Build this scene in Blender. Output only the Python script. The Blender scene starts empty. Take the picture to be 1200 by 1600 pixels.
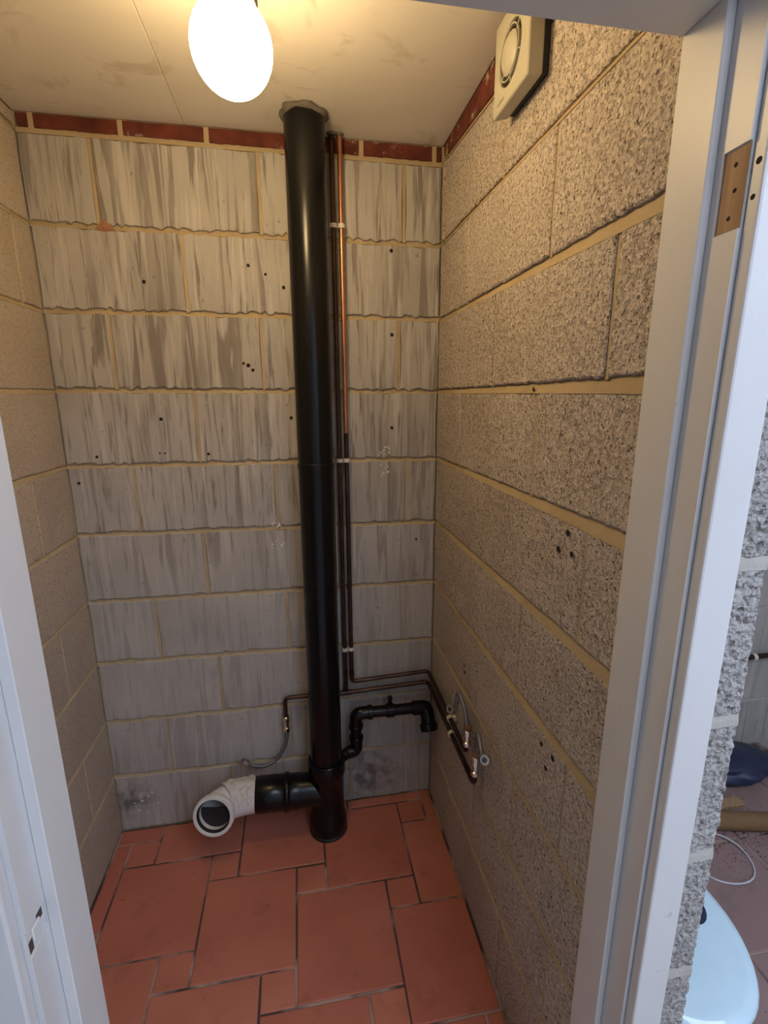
import bpy, bmesh, math, random
from mathutils import Vector, Matrix, noise as mnoise

S = bpy.context.scene
COL = S.collection
rnd = random.Random(7)

# ------------------------------------------------------------------ camera
W = 1.1754                      # inside width of the closet (back wall y = 0, left wall x = 0)
CEIL = 2.302
F_PX = 762.82
yaw, pitch, roll = 0.1699, 0.2314, -0.0031
cd = bpy.data.cameras.new('camera'); cam = bpy.data.objects.new('camera', cd); COL.objects.link(cam)
cam.location = (0.7092, -1.6371, 1.5648)
fw = Vector((math.sin(yaw)*math.cos(pitch), math.cos(yaw)*math.cos(pitch), -math.sin(pitch)))
rt = Vector((math.cos(yaw), -math.sin(yaw), 0)); up = rt.cross(fw)
rr = math.cos(roll)*rt + math.sin(roll)*up; uu = -math.sin(roll)*rt + math.cos(roll)*up
cam.rotation_euler = Matrix((rr, uu, -fw)).transposed().to_euler()
cd.sensor_fit = 'VERTICAL'; cd.sensor_height = 24.0; cd.lens = F_PX/1600*24.0
cd.clip_start = 0.02; cd.clip_end = 100
S.camera = cam

# ------------------------------------------------------------------ light and exposure
wd = bpy.data.worlds.new('sky'); S.world = wd; wd.use_nodes = True
bg = wd.node_tree.nodes['Background']
bg.inputs[0].default_value = (0.71, 0.80, 1.0, 1); bg.inputs[1].default_value = 7.4
WX0, WX1, WY0, WY1 = 1.00, 2.74, -3.20, -1.62       # unseen roof light added over the outer room, the only daylight
pl = bpy.data.lights.new('window_portal', 'AREA'); pl.shape = 'RECTANGLE'; pl.size = WX1-WX0; pl.size_y = WY1-WY0
pl.cycles.is_portal = True                          # guides the sky light sampling through the roof light, gives no light itself
po = bpy.data.objects.new('window_portal', pl); COL.objects.link(po)
po.location = ((WX0+WX1)/2, (WY0+WY1)/2, 2.58)
S.cycles.max_bounces = 5; S.cycles.diffuse_bounces = 3; S.cycles.caustics_reflective = False; S.cycles.caustics_refractive = False
S.cycles.adaptive_threshold = 0.05; S.cycles.use_light_tree = False
LAMP_COL = (1.0, 0.70, 0.34, 1); LAMP_STR = 57.0
S.view_settings.view_transform = 'Standard'; S.view_settings.look = 'None'
S.view_settings.gamma = 1.0; S.view_settings.use_curve_mapping = False
S.view_settings.exposure = 0.0

# ------------------------------------------------------------------ node helpers
def new_mat(name):
    m = bpy.data.materials.new(name); m.use_nodes = True
    nt = m.node_tree; nt.nodes.clear()
    out = nt.nodes.new('ShaderNodeOutputMaterial'); b = nt.nodes.new('ShaderNodeBsdfPrincipled')
    nt.links.new(b.outputs[0], out.inputs[0])
    return m, nt, b
def nd(nt, typ, ins=None, **props):
    n = nt.nodes.new('ShaderNode' + typ)
    for k, v in props.items(): setattr(n, k, v)
    for k, v in (ins or {}).items():
        s = n.inputs[k]
        if isinstance(v, bpy.types.NodeSocket): nt.links.new(v, s)
        else: s.default_value = v
    return n
def rgb(c): return (c[0], c[1], c[2], 1)
def pos(nt, jitter=0.0, scale=(1, 1, 1)):
    g = nd(nt, 'NewGeometry').outputs['Position']
    if jitter:
        oi = nd(nt, 'ObjectInfo').outputs['Random']
        j = nd(nt, 'Math', {0: oi, 1: jitter}, operation='MULTIPLY').outputs[0]
        c = nd(nt, 'CombineXYZ', {0: j, 1: j, 2: j}).outputs[0]
        g = nd(nt, 'VectorMath', {0: g, 1: c}, operation='ADD').outputs[0]
    if scale != (1, 1, 1):
        g = nd(nt, 'VectorMath', {0: g, 1: scale}, operation='MULTIPLY').outputs[0]
    return g
def noise(nt, vec, scale, detail=3, rough=.55, dist=0.0):
    detail = min(detail, 3)
    return nd(nt, 'TexNoise', {'Vector': vec, 'Scale': scale, 'Detail': detail, 'Roughness': rough, 'Distortion': dist}).outputs[0]
def ramp(nt, fac, lo, hi, a=0.0, b=1.0):
    return nd(nt, 'MapRange', {0: fac, 1: lo, 2: hi, 3: a, 4: b}, clamp=True).outputs[0]
def mul(nt, a, b): return nd(nt, 'Math', {0: a, 1: b}, operation='MULTIPLY').outputs[0]
def add(nt, a, b): return nd(nt, 'Math', {0: a, 1: b}, operation='ADD').outputs[0]
def mix(nt, f, a, b, mode='MIX'):
    n = nt.nodes.new('ShaderNodeMix'); n.data_type = 'RGBA'; n.blend_type = mode
    for i, v in ((0, f), (6, a), (7, b)):
        if isinstance(v, bpy.types.NodeSocket): nt.links.new(v, n.inputs[i])
        else: n.inputs[i].default_value = v if i == 0 else rgb(v)
    return n.outputs[2]
def bump(nt, h, strength, dist):
    return nd(nt, 'Bump', {'Height': h, 'Strength': strength, 'Distance': dist}).outputs[0]
def setb(nt, b, **kw):
    for k, v in kw.items():
        k = k.replace('_', ' ')
        if isinstance(v, bpy.types.NodeSocket): nt.links.new(v, b.inputs[k])
        else: b.inputs[k].default_value = rgb(v) if k == 'Base Color' else v
def plain(name, col, rough=.5, metal=0.0, var=.12, nscale=25, bstr=0.0, bscale=200, bdist=.001, spec=.5, coat=0.0):
    m, nt, b = new_mat(name); p = pos(nt)
    n = noise(nt, p, nscale, 5)
    c2 = tuple(max(0, x*(1-var)) for x in col); c1 = tuple(min(1, x*(1+var)) for x in col)
    setb(nt, b, Base_Color=mix(nt, ramp(nt, n, .3, .7), c2, c1), Roughness=ramp(nt, n, .2, .8, max(0, rough-.06), min(1, rough+.06)), Metallic=metal, Specular_IOR_Level=spec, Coat_Weight=coat)
    if bstr: setb(nt, b, Normal=bump(nt, noise(nt, p, bscale, 3), bstr, bdist))
    return m

# ------------------------------------------------------------------ materials
def mat_block_smooth():
    m, nt, b = new_mat('smooth grey block with water streaks')
    p = pos(nt, 7.3); sep = nd(nt, 'SeparateXYZ', {0: nd(nt, 'NewGeometry').outputs['Position']})
    big = noise(nt, p, 3.0, 3)
    base = mix(nt, ramp(nt, big, .3, .7), (.375, .355, .335), (.49, .465, .435))
    st1 = noise(nt, pos(nt, 7.3, (26, 26, 2.0)), 1.0, 4, .6, .9)
    st2 = noise(nt, pos(nt, 3.1, (85, 85, 4.5)), 1.0, 4, .65, .2)
    st3 = noise(nt, pos(nt, 5.7, (14, 14, 1.1)), 1.0, 3, .5, .4)
    hi = ramp(nt, sep.outputs[2], .85, 1.35, .42, 1.0)
    f1 = mul(nt, mul(nt, ramp(nt, st1, .51, .575), ramp(nt, st3, .38, .6)), hi)
    c = mix(nt, mul(nt, f1, .8), base, (.19, .165, .145))
    f2 = mul(nt, mul(nt, ramp(nt, st2, .54, .62), ramp(nt, st3, .62, .42)), hi)
    c = mix(nt, mul(nt, f2, .75), c, (.17, .148, .13))
    f3 = mul(nt, ramp(nt, noise(nt, pos(nt, 2.2, (50, 50, 2.6)), 1.0, 4, .6, .2), .56, .64), .55)
    c = mix(nt, mul(nt, f3, hi), c, (.60, .57, .53))
    sp = ramp(nt, noise(nt, p, 55, 3), .68, .76)
    c = mix(nt, mul(nt, sp, .6), c, (.14, .12, .10))
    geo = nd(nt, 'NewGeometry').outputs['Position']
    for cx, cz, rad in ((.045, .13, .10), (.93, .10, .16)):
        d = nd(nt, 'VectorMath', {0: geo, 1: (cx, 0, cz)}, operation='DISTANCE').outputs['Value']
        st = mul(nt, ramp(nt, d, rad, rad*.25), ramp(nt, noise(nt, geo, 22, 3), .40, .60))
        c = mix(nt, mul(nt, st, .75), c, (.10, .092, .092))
    h = add(nt, mul(nt, st2, .5), noise(nt, p, 160, 4, .7))
    setb(nt, b, Base_Color=c, Roughness=.9, Specular_IOR_Level=.25, Normal=bump(nt, h, .35, .0025))
    return m
def mat_block_rough(name, ca, cb, pit_shade, light, strength=1.0, fine=True):
    m, nt, b = new_mat(name)
    p = pos(nt, 5.1)
    c = mix(nt, ramp(nt, noise(nt, p, 4.0, 4), .3, .7), ca, cb)
    c = mix(nt, mul(nt, ramp(nt, noise(nt, p, 260, 2, .5), .50, .64), .75), c, light)
    c = mix(nt, mul(nt, ramp(nt, noise(nt, pos(nt, 9.7), 170, 2, .55), .60, .665), .9), c, pit_shade)  # dark specks paint the shade of pits, placed apart from the bumped ones
    v = nd(nt, 'TexVoronoi', {'Vector': p, 'Scale': 210.0, 'Randomness': 1.0}, feature='SMOOTH_F1').outputs['Distance']
    pits = ramp(nt, noise(nt, p, 120, 3, .6), .37, .46)
    h = add(nt, mul(nt, pits, 1.0), mul(nt, v, -.8))
    setb(nt, b, Base_Color=c, Roughness=.95, Specular_IOR_Level=.15, Normal=bump(nt, h, strength, .0032))
    return m
def mat_mortar():
    m, nt, b = new_mat('sandy mortar'); p = pos(nt)
    c = mix(nt, ramp(nt, noise(nt, p, 9, 5), .3, .7), (.42, .325, .195), (.52, .415, .27))
    c = mix(nt, ramp(nt, noise(nt, p, 300, 2), .6, .75, 0, .35), c, (.3, .23, .15))
    setb(nt, b, Base_Color=c, Roughness=.95, Specular_IOR_Level=.15, Normal=bump(nt, add(nt, noise(nt, p, 260, 4), noise(nt, p, 40, 3)), .5, .004))
    return m
def mat_brick():
    m, nt, b = new_mat('dark red brick'); p = pos(nt, 3.3)
    c = mix(nt, ramp(nt, noise(nt, p, 14, 5), .3, .7), (.075, .019, .014), (.19, .048, .030))
    w = mul(nt, ramp(nt, noise(nt, p, 22, 6, .7), .56, .66), ramp(nt, noise(nt, pos(nt), 3.2, 2), .45, .6))
    c = mix(nt, mul(nt, w, .8), c, (.58, .50, .40))
    setb(nt, b, Base_Color=c, Roughness=.85, Specular_IOR_Level=.3, Normal=bump(nt, noise(nt, p, 120, 4), .5, .003))
    return m
def mat_ceiling():
    m, nt, b = new_mat('smudged plasterboard'); p = pos(nt)
    c = mix(nt, ramp(nt, noise(nt, p, 2.2, 4), .35, .65), (.70, .65, .56), (.78, .735, .65))
    sm = mul(nt, ramp(nt, noise(nt, p, 6.5, 6, .65, .8), .57, .68), .5)
    c = mix(nt, sm, c, (.50, .42, .32))
    sc = mul(nt, ramp(nt, noise(nt, pos(nt, 0, (6, 60, 6)), 1.0, 3, .5, 1.2), .68, .73), .35)
    c = mix(nt, sc, c, (.36, .29, .2))
    setb(nt, b, Base_Color=c, Roughness=.8, Specular_IOR_Level=.2, Normal=bump(nt, noise(nt, p, 90, 3), .08, .002))
    return m
def mat_tile(name, c0, c1, c2):
    m, nt, b = new_mat(name); p = pos(nt, 4.0)
    oi = nd(nt, 'ObjectInfo').outputs['Random']
    c = mix(nt, ramp(nt, noise(nt, p, 5, 4), .3, .7), c0, c1)
    c = mix(nt, mul(nt, oi, .55), c, c2)
    c = mix(nt, mul(nt, ramp(nt, noise(nt, p, 11, 6, .7), .55, .72), .45), c, tuple(x*.62 for x in c0))
    c = mix(nt, mul(nt, ramp(nt, noise(nt, p, 70, 2), .74, .78), .7), c, (.10, .03, .02))
    r = ramp(nt, noise(nt, p, 9, 5), .3, .7, .30, .5)
    setb(nt, b, Base_Color=c, Roughness=r, Specular_IOR_Level=.4, Normal=bump(nt, add(nt, noise(nt, p, 18, 3), mul(nt, noise(nt, p, 150, 2), .12)), .12, .004))
    return m
def mat_paint(name, col, rough=.38):
    m, nt, b = new_mat(name); p = pos(nt)
    n = noise(nt, p, 5, 5)
    c = mix(nt, ramp(nt, n, .3, .7), tuple(x*.95 for x in col), col)
    c = mix(nt, mul(nt, ramp(nt, noise(nt, p, 34, 3), .72, .78), .5), c, tuple(x*.55 for x in col))
    h = noise(nt, pos(nt, 0, (120, 120, 9)), 1.0, 3)
    setb(nt, b, Base_Color=c, Roughness=rough, Specular_IOR_Level=.45, Normal=bump(nt, h, .10, .002))
    return m
def mat_copper(name, ca, cb, rough):
    m, nt, b = new_mat(name); p = pos(nt)
    c = mix(nt, ramp(nt, noise(nt, p, 16, 5), .3, .7), ca, cb)
    setb(nt, b, Base_Color=c, Metallic=.9, Roughness=ramp(nt, noise(nt, p, 30, 3), .3, .7, rough-.07, rough+.1))
    return m
def mat_braid():
    m, nt, b = new_mat('braided steel'); p = pos(nt)
    v = nd(nt, 'TexVoronoi', {'Vector': p, 'Scale': 520.0}, feature='F1').outputs['Distance']
    c = mix(nt, ramp(nt, v, .1, .6), (.5, .5, .52), (.2, .2, .22))
    setb(nt, b, Base_Color=c, Metallic=.9, Roughness=.35, Normal=bump(nt, v, .7, .0015))
    return m
def mat_grout():
    m, nt, b = new_mat('worn grout'); p = pos(nt)
    c = mix(nt, ramp(nt, noise(nt, p, 5, 3), .50, .60), (.075, .052, .044), (.40, .30, .25))
    setb(nt, b, Base_Color=c, Roughness=.9, Normal=bump(nt, noise(nt, p, 200, 2), .4, .001))
    return m
def mat_wood():
    m, nt, b = new_mat('bare wood'); 
    n = noise(nt, pos(nt, 0, (90, 90, 7)), 1.0, 5, .6, .6)
    c = mix(nt, ramp(nt, n, .35, .65), (.30, .185, .095), (.43, .28, .155))
    setb(nt, b, Base_Color=c, Roughness=.75, Normal=bump(nt, n, .2, .002))
    return m

M = dict(
    block=mat_block_smooth(),
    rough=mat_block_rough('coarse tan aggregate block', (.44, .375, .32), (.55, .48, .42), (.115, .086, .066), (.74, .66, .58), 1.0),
    left=mat_block_rough('fine tan block', (.39, .325, .265), (.48, .41, .34), (.28, .22, .17), (.55, .48, .40), .35),
    cut=mat_block_rough('coarse grey sawn block', (.33, .315, .30), (.40, .385, .37), (.25, .235, .22), (.48, .465, .445), .8),
    mortar_grey=plain('pale grey mortar', (.44, .42, .38), .95, nscale=12, bstr=.4, bscale=180, bdist=.002, spec=.15),
    mortar=mat_mortar(), brick=mat_brick(), ceiling=mat_ceiling(),
    tile=mat_tile('glazed terracotta', (.44, .150, .098), (.54, .205, .135), (.41, .11, .080)),
    tile2=mat_tile('mauve quarry tile', (.30, .20, .185), (.36, .25, .23), (.28, .18, .17)),
    grout=mat_grout(),
    paint=mat_paint('white gloss paint', (.71, .71, .71)),
    plaster=plain('grey render', (.55, .54, .53), .9, bstr=.3, bscale=80, bdist=.003),
    render_white=plain('off-white render', (.76, .75, .73), .9, bstr=.3, bscale=80, bdist=.003),
    black=plain('black soil pipe plastic', (.005, .005, .006), .25, nscale=6, bstr=.05, bscale=30, spec=.3),
    rubber=plain('black rubber', (.016, .016, .017), .55),
    whitep=plain('white plastic', (.74, .73, .72), .35, var=.04),
    ivory=plain('ivory plastic', (.50, .475, .375), .42, var=.03, nscale=6),
    ivory_shade=plain('ivory plastic painted shade', (.16, .13, .075), .6, var=.04),  # darker copy of ivory, paints the shade inside the fan recess
    letter=plain('ivory lettering', (.33, .30, .22), .5, var=.03),
    copper=mat_copper('bright copper', (.50, .21, .11), (.62, .30, .17), .33),
    copperd=mat_copper('tarnished copper', (.055, .036, .030), (.11, .065, .05), .40),
    brass=mat_copper('brass fitting', (.36, .25, .14), (.46, .34, .21), .38),
    steel=plain('chromed steel', (.62, .60, .58), .22, metal=1.0, var=.08),
    braid=mat_braid(), wood=mat_wood(),
    clip=plain('cream pipe clip', (.72, .69, .58), .45, var=.05),
    seal=plain('grey mortar seal', (.13, .115, .095), .8, bstr=.8, bscale=60, bdist=.006),
    tape=plain('crumpled white paper', (.66, .62, .58), .7, var=.07, nscale=30),
    dark=plain('dark hole', (.012, .01, .008), .9),
    splash=plain('white plaster splash', (.72, .70, .66), .8),
    chip=plain('orange brick chip', (.34, .17, .10), .9, bstr=.5),
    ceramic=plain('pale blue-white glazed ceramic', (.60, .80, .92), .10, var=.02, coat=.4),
    navy=plain('navy plastic', (.02, .028, .07), .4),
    blue=plain('blue plastic', (.03, .10, .32), .4),
    card=plain('brown cardboard', (.20, .115, .05), .85, bstr=.4, bscale=60),
    cable=plain('white cable', (.62, .62, .66), .4),
    dirt=plain('loose dark dirt', (.07, .055, .05), .95, var=.4, bstr=.8, bscale=120, bdist=.004),
    damp=plain('damp dark stain', (.05, .045, .045), .9, var=.4),
)
def mat_glow():
    m = bpy.data.materials.new('lit opal glass'); m.use_nodes = True; nt = m.node_tree; nt.nodes.clear()
    out = nt.nodes.new('ShaderNodeOutputMaterial')
    e = nd(nt, 'Emission', {0: LAMP_COL, 1: LAMP_STR}); nt.links.new(e.outputs[0], out.inputs[0]); return m
M['glow'] = mat_glow()

# ------------------------------------------------------------------ object helpers
def tag(o, label=None, cat=None, group=None, kind=None):
    if label: o['label'] = label
    if cat: o['category'] = cat
    if group: o['group'] = group
    if kind: o['kind'] = kind
    return o
def empty(name, loc, label=None, cat=None, group=None, kind=None):
    o = bpy.data.objects.new(name, None); o.empty_display_size = .05; COL.objects.link(o); o.location = loc
    return tag(o, label, cat, group, kind)
def build(name, bm, mat, parent=None, smooth=False, angle=None, recalc=True):
    if recalc: bmesh.ops.recalc_face_normals(bm, faces=bm.faces)
    me = bpy.data.meshes.new(name)
    if parent is not None:
        bm.transform(Matrix.Translation(-world_loc(parent)))
    bm.to_mesh(me); bm.free()
    me.materials.append(M[mat] if isinstance(mat, str) else mat)
    if smooth:
        for p in me.polygons: p.use_smooth = True
        if angle:
            me.set_sharp_from_angle(angle=math.radians(angle))
    o = bpy.data.objects.new(name, me); COL.objects.link(o)
    if parent is not None: o.parent = parent
    return o
def world_loc(o):
    v = Vector((0, 0, 0))
    while o: v += o.location; o = o.parent
    return v
def box(bm, lo, hi, bev=0.0, seg=1):
    lo = Vector(lo); hi = Vector(hi)
    r = bmesh.ops.create_cube(bm, size=1.0); vs = r['verts']
    c = (lo+hi)/2; d = hi-lo
    for v in vs: v.co = Vector((v.co.x*d.x, v.co.y*d.y, v.co.z*d.z)) + c
    if bev:
        es = list({e for v in vs for e in v.link_edges})
        bmesh.ops.bevel(bm, geom=es, offset=bev, segments=seg, affect='EDGES', profile=.5)
    return bm
def boxes(*args, bev=0.0, seg=1):
    bm = bmesh.new()
    for lo, hi in args: box(bm, lo, hi, bev, seg)
    return bm
def frame_of(t):
    t = Vector(t).normalized(); a = Vector((0, 0, 1)) if abs(t.z) < .9 else Vector((1, 0, 0))
    n = (a - t*a.dot(t)).normalized(); return t, n, t.cross(n)
def sweep(bm, pts, rad, seg=20, caps=True, closed=False):
    pts = [Vector(p) for p in pts]; n = len(pts)
    radf = rad if callable(rad) else (lambda i: rad)
    t0, nn, _ = frame_of(pts[1]-pts[0]); rings = []
    for i, p in enumerate(pts):
        a = pts[max(0, i-1)]; b = pts[min(n-1, i+1)]
        if closed: a = pts[(i-1) % n]; b = pts[(i+1) % n]
        t = (b-a).normalized(); nn = (nn - t*nn.dot(t)).normalized(); bb = t.cross(nn)
        rings.append([bm.verts.new(p + radf(i)*(math.cos(2*math.pi*k/seg)*nn + math.sin(2*math.pi*k/seg)*bb)) for k in range(seg)])
    for i in range(n if closed else n-1):
        r0, r1 = rings[i], rings[(i+1) % n]
        for k in range(seg): bm.faces.new((r0[k], r0[(k+1) % seg], r1[(k+1) % seg], r1[k]))
    if caps and not closed: bm.faces.new(rings[0][::-1]); bm.faces.new(rings[-1])
    return bm
def fillet(pts, r, n=8):
    pts = [Vector(p) for p in pts]; out = [pts[0]]
    for i in range(1, len(pts)-1):
        a = (pts[i-1]-pts[i]).normalized(); b = (pts[i+1]-pts[i]).normalized()
        ang = a.angle(b); d = min(r/math.tan(ang/2), .49*(pts[i-1]-pts[i]).length, .49*(pts[i+1]-pts[i]).length)
        p0 = pts[i]+a*d; p1 = pts[i]+b*d
        for k in range(n+1):
            t = k/n; out.append((1-t)**2*p0 + 2*t*(1-t)*pts[i] + t*t*p1)
    out.append(pts[-1]); return out
def spline(pts, n=10):
    pts = [Vector(p) for p in pts]; P = [2*pts[0]-pts[1]] + pts + [2*pts[-1]-pts[-2]]; out = []
    for i in range(1, len(P)-2):
        for k in range(n):
            t = k/n; a, b, c, d = P[i-1], P[i], P[i+1], P[i+2]
            out.append(.5*((2*b)+(-a+c)*t+(2*a-5*b+4*c-d)*t*t+(-a+3*b-3*c+d)*t**3))
    out.append(pts[-1]); return out
def lathe(bm, prof, origin, axis, seg=32, closed=False):
    o = Vector(origin); t, n, b = frame_of(axis); rings = []
    for r, h in prof:
        rings.append([bm.verts.new(o + t*h + max(r, 1e-5)*(math.cos(2*math.pi*k/seg)*n + math.sin(2*math.pi*k/seg)*b)) for k in range(seg)])
    m = len(rings)
    for i in range(m if closed else m-1):
        r0, r1 = rings[i], rings[(i+1) % m]
        for k in range(seg): bm.faces.new((r0[k], r0[(k+1) % seg], r1[(k+1) % seg], r1[k]))
    if not closed:
        if prof[0][0] > 1e-4: bm.faces.new(rings[0][::-1])
        if prof[-1][0] > 1e-4: bm.faces.new(rings[-1])
    bmesh.ops.remove_doubles(bm, verts=bm.verts, dist=2e-5)
    return bm
def tube_part(name, pts, r, mat, parent, seg=20): return build(name, sweep(bmesh.new(), pts, r, seg), mat, parent, True, 50)
def lathe_part(name, prof, o, ax, mat, parent, seg=32, closed=False): return build(name, lathe(bmesh.new(), prof, o, ax, seg, closed), mat, parent, True, 40)

# ------------------------------------------------------------------ masonry
class Face:
    """a wall face: u along the wall, z up, d outwards from the face"""
    def __init__(s, fn): s.fn = fn
    def __call__(s, u, z, d=0.0): return Vector(s.fn(u, z, d))
BACK = Face(lambda u, z, d: (u, -d, z))
RIGHT = Face(lambda u, z, d: (W-d, -u, z))          # u = distance out from the back corner
LEFT = Face(lambda u, z, d: (d, -u, z))
ENDF = Face(lambda u, z, d: (u, -1.144-d, z))       # sawn end of the partition
def edge_pts(a, b, step, jit, seedv):
    n = max(1, int(round(abs(b-a)/step))); out = []
    for i in range(n):
        out.append((a+(b-a)*i/n, jit*(mnoise.noise(Vector((seedv, i*.83, 1.3)))*1.5) if i else 0))
    return out
def block(face, u0, u1, zb, zt, mat, parent, jit=.0016, ch=.002, depth=.03, name='block', step=.011, proud=0.0):
    """zb(u), zt(u): bottom and top edge as functions"""
    s = rnd.random()*100; outl = []; inn = []
    for u, j in edge_pts(u0, u1, step, jit*1.5, s): outl.append((u, zb(u)+j)); inn.append((u, zb(u)+j+ch))
    for t, j in edge_pts(0, 1, .34, jit*.7, s+9): z = zb(u1)+(zt(u1)-zb(u1))*t; outl.append((u1+j, z)); inn.append((u1+j-ch, z))
    for u, j in edge_pts(u1, u0, step*2, jit*.8, s+17): outl.append((u, zt(u)+j)); inn.append((u, zt(u)+j-ch))
    for t, j in edge_pts(1, 0, .34, jit*.7, s+31): z = zb(u0)+(zt(u0)-zb(u0))*t; outl.append((u0+j, z)); inn.append((u0+j+ch, z))
    # corners of the inner outline
    inn = [(min(max(u, u0+ch*.8), u1-ch*.8), min(max(z, zb(u)+ch*.6), zt(u)-ch*.6)) for u, z in inn]
    bm = bmesh.new(); n = len(outl)
    A = [bm.verts.new(face(u, z, -depth)) for u, z in outl]
    B = [bm.verts.new(face(u, z, proud-ch*.8)) for u, z in outl]
    C = [bm.verts.new(face(u, z, proud)) for u, z in inn]
    for i in range(n):
        j = (i+1) % n
        bm.faces.new((A[i], A[j], B[j], B[i])); bm.faces.new((B[i], B[j], C[j], C[i]))
    bm.faces.new(C)
    return build(name, bm, mat, parent)
def mortar_strip(bm, face, u0, u1, zlo, zhi, d_lo, d_hi, n=40, seed=0):
    """sloping bed joint: flush at the bottom, struck back at the top"""
    prev = None
    for i in range(n+1):
        u = u0+(u1-u0)*i/n; w = mnoise.noise(Vector((u*23+seed, seed*3.1, zlo(u)*5)))*.0012
        q = [face(u, zlo(u)-.004, -.02), face(u, zlo(u)-.001, d_lo+w), face(u, (zlo(u)+zhi(u))/2, (d_lo+d_hi)/2+.0006+w), face(u, zhi(u)+.001, d_hi+w), face(u, zhi(u)+.004, -.02)]
        q = [bm.verts.new(c) for c in q]
        if prev:
            for k in range(4): bm.faces.new((prev[k], q[k], q[k+1], prev[k+1]))
        prev = q
def lin(a, b, u0, u1): return lambda u: a+(b-a)*(u-u0)/(u1-u0)
J = .0062                                            # half a joint
def masonry(face, wallbm, parent, U0, U1, beds, perps, mat, jit, ch=.002, seed=1, dtop=-.006, dbot=-.0006, proud=.0015, JB=lambda k, u: J, JP=.0053):
    """beds: list of bed-centre functions from the top down, the last one is the floor"""
    for k in range(len(beds)-1):
        top, bot = beds[k], beds[k+1]; last = k == len(beds)-2
        zt = (lambda t, k: lambda u: t(u)-JB(k, u))(top, k); zb = (lambda b_, l, k: lambda u: b_(u)+(0.001 if l else JB(k+1, u)*.7))(bot, last, k)
        ps = [U0] + sorted(p for p in perps[k] if U0+.02 < p < U1-.015) + [U1]
        for i in range(len(ps)-1):
            a = ps[i]+(JP if i else .003); b = ps[i+1]-(JP if i < len(ps)-2 else .003)
            block(face, a, b, zb, zt, mat, parent, jit, ch, proud=proud*rnd.uniform(-.3, 1.0))
        for p in ps[1:-1]:
            n = 8; prev = None
            for j in range(n+1):
                z = zb(p)-.004+(zt(p)-zb(p)+.008)*j/n; w = mnoise.noise(Vector((p*9, z*31, seed)))*.001
                q = [wallbm.verts.new(face(p+x, z, d+w)) for x, d in ((-JP-.003, -.012), (-JP*.95, -.0022), (JP*.95, -.0022), (JP+.003, -.012))]
                if prev:
                    for m_ in range(3): wallbm.faces.new((prev[m_], q[m_], q[m_+1], prev[m_+1]))
                prev = q
        if not last:
            mortar_strip(wallbm, face, U0, U1, (lambda b_, k: lambda u: b_(u)-JB(k+1, u))(bot, k), (lambda b_, k: lambda u: b_(u)+JB(k+1, u)*.7)(bot, k), dbot, dtop, seed=seed+k)
# measured bed heights at the two ends of the back wall
ZB = [2.2588-.225*k for k in range(10)]
zl = [2.261, 2.0365, 1.8105, 1.5885, 1.3610, 1.1405, .9115, .6885, .4595, .2350, .012]
zr = [2.254, 2.030, 1.8115, 1.5840, 1.3580, 1.1325, .9060, .6750, .4535, .2200, -.004]
zl[10] = 0.004; zr[10] = -.006
back_beds = [lin(zl[k], zr[k], 0, W) for k in range(11)]
back_perp = [(.178, .624, 1.056), (.397, .845), (.172, .607, 1.041), (.393, .842), (.19, .627, 1.066), (.381, .83), (.207, .641, 1.07), (.397, .845), (.2, .63, 1.072), (.41, .855)]
def slab(bm, lo, hi): return box(bm, lo, hi)

wb = bmesh.new(); slab(wb, (-.10, .008, -.02), (W+.05, .11, 2.40))
wall_back = empty('wall_back', (W/2, 0, 0), 'back wall of streaky grey concrete blocks behind the black soil pipe', 'wall', kind='structure')
masonry(BACK, wb, wall_back, 0, W, back_beds, back_perp, 'block', .0046, seed=1, dtop=-.012, JB=lambda k, u: .0082, JP=.0048)
def lvl(z): return lambda u: z
mortar_strip(wb, BACK, 0, W, lambda u: back_beds[0](u)-J, lambda u: back_beds[0](u)+J, -.0006, -.004, seed=77)
for i, (a, b) in enumerate(((0, .04), (.04, .262), (.262, .487), (.487, .71), (.71, .925), (.925, 1.148), (1.148, W))):
    block(BACK, a+.0068, b-.0068, lambda u: back_beds[0](u)+J, lambda u: CEIL-.002, 'brick', wall_back, .001, .0015, name='brick', proud=.0005)
    if i: 
        box(wb, (a-.008, .0012, back_beds[0](a)), (a+.008, .02, CEIL))
build('mortar', wb, 'mortar', wall_back)

# right wall (partition) with its sawn end facing the camera
wr = bmesh.new(); slab(wr, (W+.008, -1.04, -.02), (1.286, .0, 2.40)); slab(wr, (1.203, -1.138, -.02), (1.2835, -1.04, 2.40))
wall_right = empty('wall_right', (W+.05, -.57, 0), 'right partition wall of coarse tan aggregate blocks with the extractor fan', 'wall', kind='structure')
right_beds = [lvl(z) for z in ZB] + [lvl(0.0)]
right_beds[0] = lin(2.262, 2.215, 0, .6)
right_perp = [(.03, .478, .93), (.266, .724), (.473, .93), (.248, .71), (.455, .92), (.247, .704), (.466, .926), (.26, .718), (.47, .92), (.25, .70)]
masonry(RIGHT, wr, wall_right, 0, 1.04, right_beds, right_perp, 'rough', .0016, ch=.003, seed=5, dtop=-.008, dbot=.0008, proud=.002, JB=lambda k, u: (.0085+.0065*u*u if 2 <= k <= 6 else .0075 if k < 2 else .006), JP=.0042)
mortar_strip(wr, RIGHT, 0, 1.04, lambda u: right_beds[0](u)-J*.6, lambda u: right_beds[0](u)+J*.6, .0, -.004, seed=97)
for a in range(5):
    u0 = a*.2225+.01; u1 = min(1.04, u0+.2225)
    block(RIGHT, u0+.004, u1-.004, lambda u: max(right_beds[0](u), 2.19)+J*.6, lambda u: CEIL-.002, 'brick', wall_right, .001, .0015, name='brick', proud=.0008)
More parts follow.
